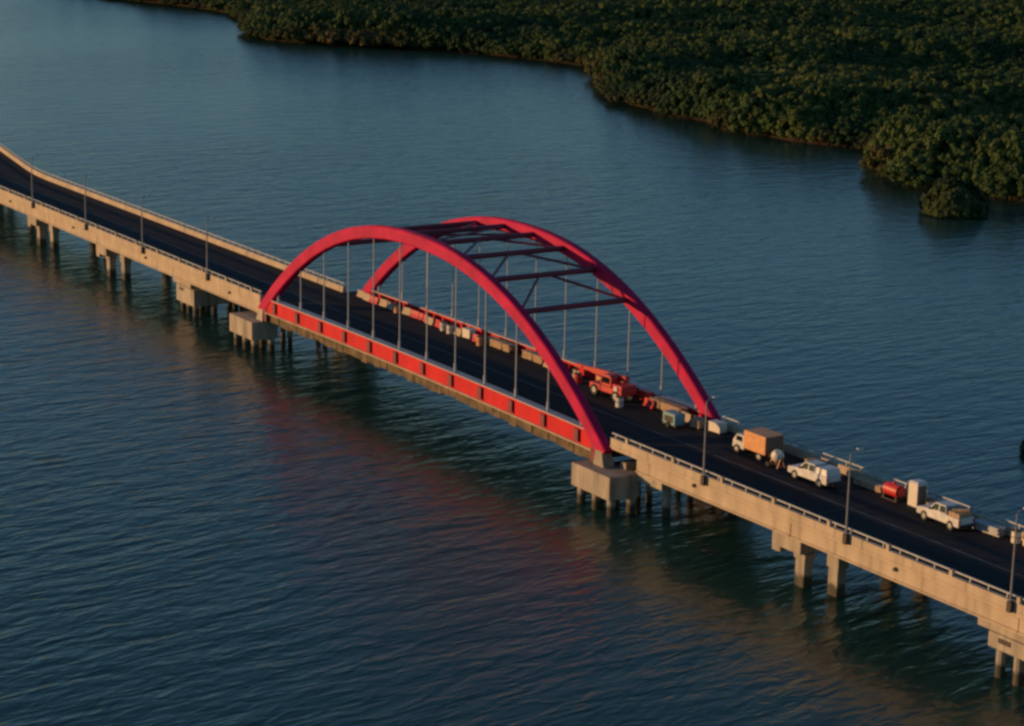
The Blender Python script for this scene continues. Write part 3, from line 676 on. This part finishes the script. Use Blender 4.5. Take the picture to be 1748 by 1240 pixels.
# ------------------------------------------------------------------ mangroves
def crown_mesh(name, seed, n=850, hmul=1.0, leaf=0.20):
    rng = np.random.default_rng(seed)
    # lobes
    lob = []
    for i in range(44):
        a = rng.uniform(0, 2*math.pi); d = 3.9*math.sqrt(rng.uniform(0, 1))
        lob.append((d*math.cos(a), d*math.sin(a), (3.0-0.12*d*d+rng.uniform(-0.3, 0.35))*hmul, rng.uniform(0.5, 0.95)))
    for i in range(16):
        a = 2*math.pi*i/16+rng.uniform(-.3, .3); d = rng.uniform(3.0, 3.7); lob.append((d*math.cos(a), d*math.sin(a), rng.uniform(0.5, 1.5), rng.uniform(0.6, 1.0)))
    lob = np.array(lob); V = []; F = []
    idx = rng.integers(0, len(lob), n); dirs = rng.normal(size=(n, 3)); dirs /= np.linalg.norm(dirs, axis=1)[:, None]
    rad = rng.uniform(0.72, 1.06, n)
    c = lob[idx, :3]+dirs*(lob[idx, 3]*rad)[:, None]*np.array([1, 1, 0.72])
    nrm = dirs+rng.normal(size=(n, 3))*0.32; nrm[:, 2] += 0.55; nrm /= np.linalg.norm(nrm, axis=1)[:, None]
    t1 = np.cross(nrm, rng.normal(size=(n, 3))); t1 /= np.linalg.norm(t1, axis=1)[:, None]; t2 = np.cross(nrm, t1)
    s1 = rng.uniform(0.7, 1.5, n)*leaf; s2 = rng.uniform(0.6, 1.1, n)*leaf
    q = np.stack([c-t1*s1[:, None]-t2*s2[:, None]*.5, c+t1*s1[:, None]*.3-t2*s2[:, None], c+t1*s1[:, None]+t2*s2[:, None]*.4, c-t1*s1[:, None]*.2+t2*s2[:, None]], 1).reshape(-1, 3)
    q[:, 2] = np.maximum(q[:, 2], 0.02)
    # dark twiggy cores inside the lobes so the crown is not see-through everywhere
    for (x, y, z, r_) in lob:
        m0 = len(V)
        for a in range(5):
            for b in range(8):
                th = math.pi*(a+0.5)/5; ph = 2*math.pi*b/8; rr = r_*0.66*(1+rng.uniform(-.18, .18))
                V.append((x+rr*math.sin(th)*math.cos(ph), y+rr*math.sin(th)*math.sin(ph), max(0.05, z+rr*0.72*math.cos(th))))
        for a in range(4):
            for b in range(8): F.append((m0+a*8+b, m0+(a+1)*8+b, m0+(a+1)*8+(b+1) % 8, m0+a*8+(b+1) % 8))
    base = len(V); V = V+[tuple(v) for v in q]; F += [(base+4*i, base+4*i+1, base+4*i+2, base+4*i+3) for i in range(n)]
    me = bpy.data.meshes.new(name); me.from_pydata(V, [], F); me.update(); return me
def trunk_mesh(seed):
    rng = random.Random(seed); m = MB()
    for k in range(5):
        a = rng.uniform(0, 6.28); d = rng.uniform(0.8, 2.0); p = Vector((0.25*math.cos(a), 0.25*math.sin(a), 1.0)); q = Vector((d*math.cos(a), d*math.sin(a), 2.6+rng.random()))
        m.tube(p, q, 0.13, 0.05, n=6)
    m.tube((0, 0, 0.1), (0.1, 0, 2.9), 0.22, 0.12, n=8)
    for k in range(9):                         # stilt roots
        a = 6.28*k/9+rng.uniform(-.2, .2); d = rng.uniform(0.9, 2.3); m.tube((0, 0, 1.0), (d*math.cos(a), d*math.sin(a), -1.0), 0.09, 0.04, n=5)
    me = bpy.data.meshes.new('trunk'); me.from_pydata([tuple(v) for v in m.v], [], m.f); me.update(); me.materials.append(BARK); return me
CROWNS = []; CROWNS_E = []
for k in range(6):
    me = crown_mesh('crown', 20+k, 3000, 0.9+0.1*k); me.materials.append(LEAF); CROWNS.append(me)
for k in range(3):
    me = crown_mesh('crown', 50+k, 3000, 0.8+0.1*k); me.materials.append(LEAF_E); CROWNS_E.append(me)
TRUNKS = [trunk_mesh(3), trunk_mesh(4)]
def tree(x, y, z, s, sz, me, rz, label, group=None, name='mangrove_tree', cat='tree'):
    r = empty(name, (x, y, z), label, cat, group, rz); r.scale = (s, s, sz)
    c = bpy.data.objects.new('crown', me); COL.objects.link(c); c.parent = r
    t = bpy.data.objects.new('trunk', TRUNKS[int(x) % 2]); COL.objects.link(t); t.parent = r
    return r
def shore_y(x): return float(np.interp(x, SHX, SHY))
# scatter positions with blue-noise-like grid jitter inside the view wedge
pts = []; cell = 4.6
gx = np.arange(-900, 160, cell)
for x in gx:
    y = shore_y(x)+0.8
    while y < 1000:
        px = x+RNG.uniform(-.45, .45)*cell; py = y+RNG.uniform(-.45, .45)*cell
        y += cell
        if py < max(shore_y(px-3.6), shore_y(px+3.6), shore_y(px))+1.2: continue
        q = project(px, py, 0)
        if q is None or q[0] < -420 or q[0] > 2600 or q[1] < -120 or q[1] > 520: continue
        pts.append((px, py, q[2]))
        if q[2] > 750: y += cell*0.35
pts.sort(key=lambda p: p[2])
def canopy_h(x, y):
    u = -0.82*x+0.53*y; v = 0.54*x+0.84*y      # depth and breadth as the wood runs
    a = noise.noise(Vector((u*0.016, v*0.007, 1.7))); b = noise.noise(Vector((u*0.04, v*0.022, 9.2)))
    h = 1.1+2.6*a+1.5*b
    h -= 0.75*math.exp(-((x+152)/16)**2-((y-206)/13)**2)      # sunken notch behind the near point
    h += 0.7*math.exp(-((x+112)/18)**2-((y-184)/14)**2)
    return max(0.35, min(2.4, h))
def edge_d(x, y): return min(math.hypot(x-a, y-b) for a, b in zip(SHX, SHY)) if True else 0
near_pts = []; far_pts = []
# the ones that show largest: in frame, nearest first
for p in pts:
    q = project(p[0], p[1], -3)
    if len(near_pts) < 290 and -20 < q[0] < 1768 and -10 < q[1] < 420: near_pts.append(p)
    else: far_pts.append(p)
GL = 'dark green rounded mangrove tree in the dense wood on the point nearest the bridge'
for (x, y, d) in near_pts:
    h = max(0.55, canopy_h(x, y)); ed = y-shore_y(x); e = min(1, 0.45+ed/14)
    me = random.choice(CROWNS_E) if (ed < 6 and random.random() < 0.6) else random.choice(CROWNS)
    s = random.uniform(0.7, 1.25)
    tree(x, y, -5.3, s*(0.8+0.3*h), (0.62+0.62*h)*e+0.12, me, random.uniform(0, 6.28), GL, 'mangroves of the nearest point')
def dome_mesh(seed=91):
    rng = np.random.default_rng(seed); V = []; F = []; n = 5200
    th = np.arccos(rng.uniform(0.0, 1.0, n)); ph = rng.uniform(0, 2*math.pi, n)
    d = np.stack([np.sin(th)*np.cos(ph), np.sin(th)*np.sin(ph), np.cos(th)], 1)
    lump = np.array([noise.noise(Vector(q)*2.6)+0.5*noise.noise(Vector(q)*6.0) for q in d])
    c = d*np.array([6.2, 5.4, 5.6])*(0.93+0.20*lump+rng.uniform(-.08, .05, n))[:, None]
    nr = d+rng.normal(size=(n, 3))*0.35; nr /= np.linalg.norm(nr, axis=1)[:, None]
    t1 = np.cross(nr, rng.normal(size=(n, 3))); t1 /= np.linalg.norm(t1, axis=1)[:, None]; t2 = np.cross(nr, t1); w_ = rng.uniform(.18, .42, (n, 1))
    q = np.stack([c-t1*w_-t2*w_*.5, c+t1*w_*.3-t2*w_, c+t1*w_+t2*w_*.4, c-t1*w_*.2+t2*w_], 1).reshape(-1, 3); q[:, 2] = np.maximum(q[:, 2], 0.3)
    V = [tuple(v) for v in q]; F = [(4*i, 4*i+1, 4*i+2, 4*i+3) for i in range(n)]; b0 = len(V)
    for a in range(9):
        for b in range(20):
            t_ = 0.5*math.pi*a/8; p_ = 2*math.pi*b/20; dd = Vector((math.sin(t_)*math.cos(p_), math.sin(t_)*math.sin(p_), math.cos(t_)))
            k = 0.78+0.18*noise.noise(dd*2.6); V.append((dd.x*6.2*k, dd.y*5.4*k, 0.4+dd.z*5.2*k))
    for a in range(8):
        for b in range(20): F.append((b0+a*20+b, b0+(a+1)*20+b, b0+(a+1)*20+(b+1) % 20, b0+a*20+(b+1) % 20))
    me = bpy.data.meshes.new('crown'); me.from_pydata(V, [], F); me.update(); me.materials.append(LEAF_D); return me
LEAF_D = leaf_mat('shaded_bush_leaves', (0.014, 0.028, 0.010), (0.026, 0.042, 0.011), (0.045, 0.055, 0.014))  # darker copy of the leaf tones, with the bush's shade put into the colour
isl = (-77.3, 155.3)
for k, (dx, dy, s) in enumerate([(0, 0, 1.25)]):
    tree(isl[0], isl[1], -6.1, 1.0, 1.15, dome_mesh(), 0.5, 'lone round mangrove standing in the water just off the point', None)
tree(44.3, 52.2, -6.3, 0.62, 0.75, CROWNS[1], 1.0, 'small dark mangrove bush in open water at the right edge of the photo', None, 'mangrove_bush', 'bush')

# the rest of the wood: one object, crowns set out on points by geometry nodes
fm = bpy.data.meshes.new('mangrove_forest'); V = []; SC = []; RO = []; VR = []
for (x, y, d) in far_pts:
    h = max(0.5, canopy_h(x, y)); ed = y-shore_y(x); e = min(1, 0.45+ed/14)
    V.append((x, y, -5.2)); s = random.uniform(0.8, 1.25)*(1.12 if d > 750 else 1.0)
    SC.append((s*(0.8+0.3*h), s*(0.8+0.3*h), (0.62+0.66*h)*e+0.12)); RO.append((0, 0, random.uniform(0, 6.28)))
    VR.append(5 if (ed < 7 and random.random() < 0.6) else random.randrange(5))
fm.from_pydata(V, [], []); fm.update()
a = fm.attributes.new('scl', 'FLOAT_VECTOR', 'POINT'); a.data.foreach_set('vector', np.array(SC, dtype=np.float32).ravel())
a = fm.attributes.new('rot', 'FLOAT_VECTOR', 'POINT'); a.data.foreach_set('vector', np.array(RO, dtype=np.float32).ravel())
a = fm.attributes.new('var', 'INT', 'POINT'); a.data.foreach_set('value', np.array(VR, dtype=np.int32))
fo = bpy.data.objects.new('mangrove_forest', fm); COL.objects.link(fo)
tag(fo, 'dense dark green mangrove wood covering the far shore', 'forest', None, 'stuff')
ng = bpy.data.node_groups.new('forest', 'GeometryNodeTree')
ng.interface.new_socket('Geometry', in_out='INPUT', socket_type='NodeSocketGeometry')
ng.interface.new_socket('Geometry', in_out='OUTPUT', socket_type='NodeSocketGeometry')
gi = ng.nodes.new('NodeGroupInput'); go = ng.nodes.new('NodeGroupOutput'); jn = ng.nodes.new('GeometryNodeJoinGeometry')
def named(nm, ty):
    nd = ng.nodes.new('GeometryNodeInputNamedAttribute'); nd.data_type = ty; nd.inputs['Name'].default_value = nm; return nd.outputs['Attribute']
sA = named('scl', 'FLOAT_VECTOR'); rA = named('rot', 'FLOAT_VECTOR'); vA = named('var', 'INT')
e2r = ng.nodes.new('FunctionNodeEulerToRotation'); ng.links.new(rA, e2r.inputs[0])
srcs = {}
for o in bpy.data.objects:
    if o.name.startswith('crown') and o.type == 'MESH' and o.data not in srcs: srcs[o.data] = o
meshes = CROWNS[:5]+[CROWNS_E[0]]
for k, me in enumerate(meshes):
    if me not in srcs: continue
    oi = ng.nodes.new('GeometryNodeObjectInfo'); oi.transform_space = 'ORIGINAL'; oi.inputs['Object'].default_value = srcs[me]; oi.inputs['As Instance'].default_value = True
    cmp = ng.nodes.new('FunctionNodeCompare'); cmp.data_type = 'INT'; cmp.operation = 'EQUAL'
    ins = [s_ for s_ in cmp.inputs if s_.type == 'INT']; ng.links.new(vA, ins[0]); ins[1].default_value = k
    ip = ng.nodes.new('GeometryNodeInstanceOnPoints')
    ng.links.new(gi.outputs[0], ip.inputs['Points']); ng.links.new(cmp.outputs[0], ip.inputs['Selection'])
    ng.links.new(oi.outputs['Geometry'], ip.inputs['Instance']); ng.links.new(e2r.outputs[0], ip.inputs['Rotation']); ng.links.new(sA, ip.inputs['Scale'])
    ng.links.new(ip.outputs[0], jn.inputs[0])
ng.links.new(jn.outputs[0], go.inputs[0])
md = fo.modifiers.new('forest', 'NODES'); md.node_group = ng
fm.materials.append(LEAF)
print('trees', len(near_pts), 'stuff', len(far_pts))
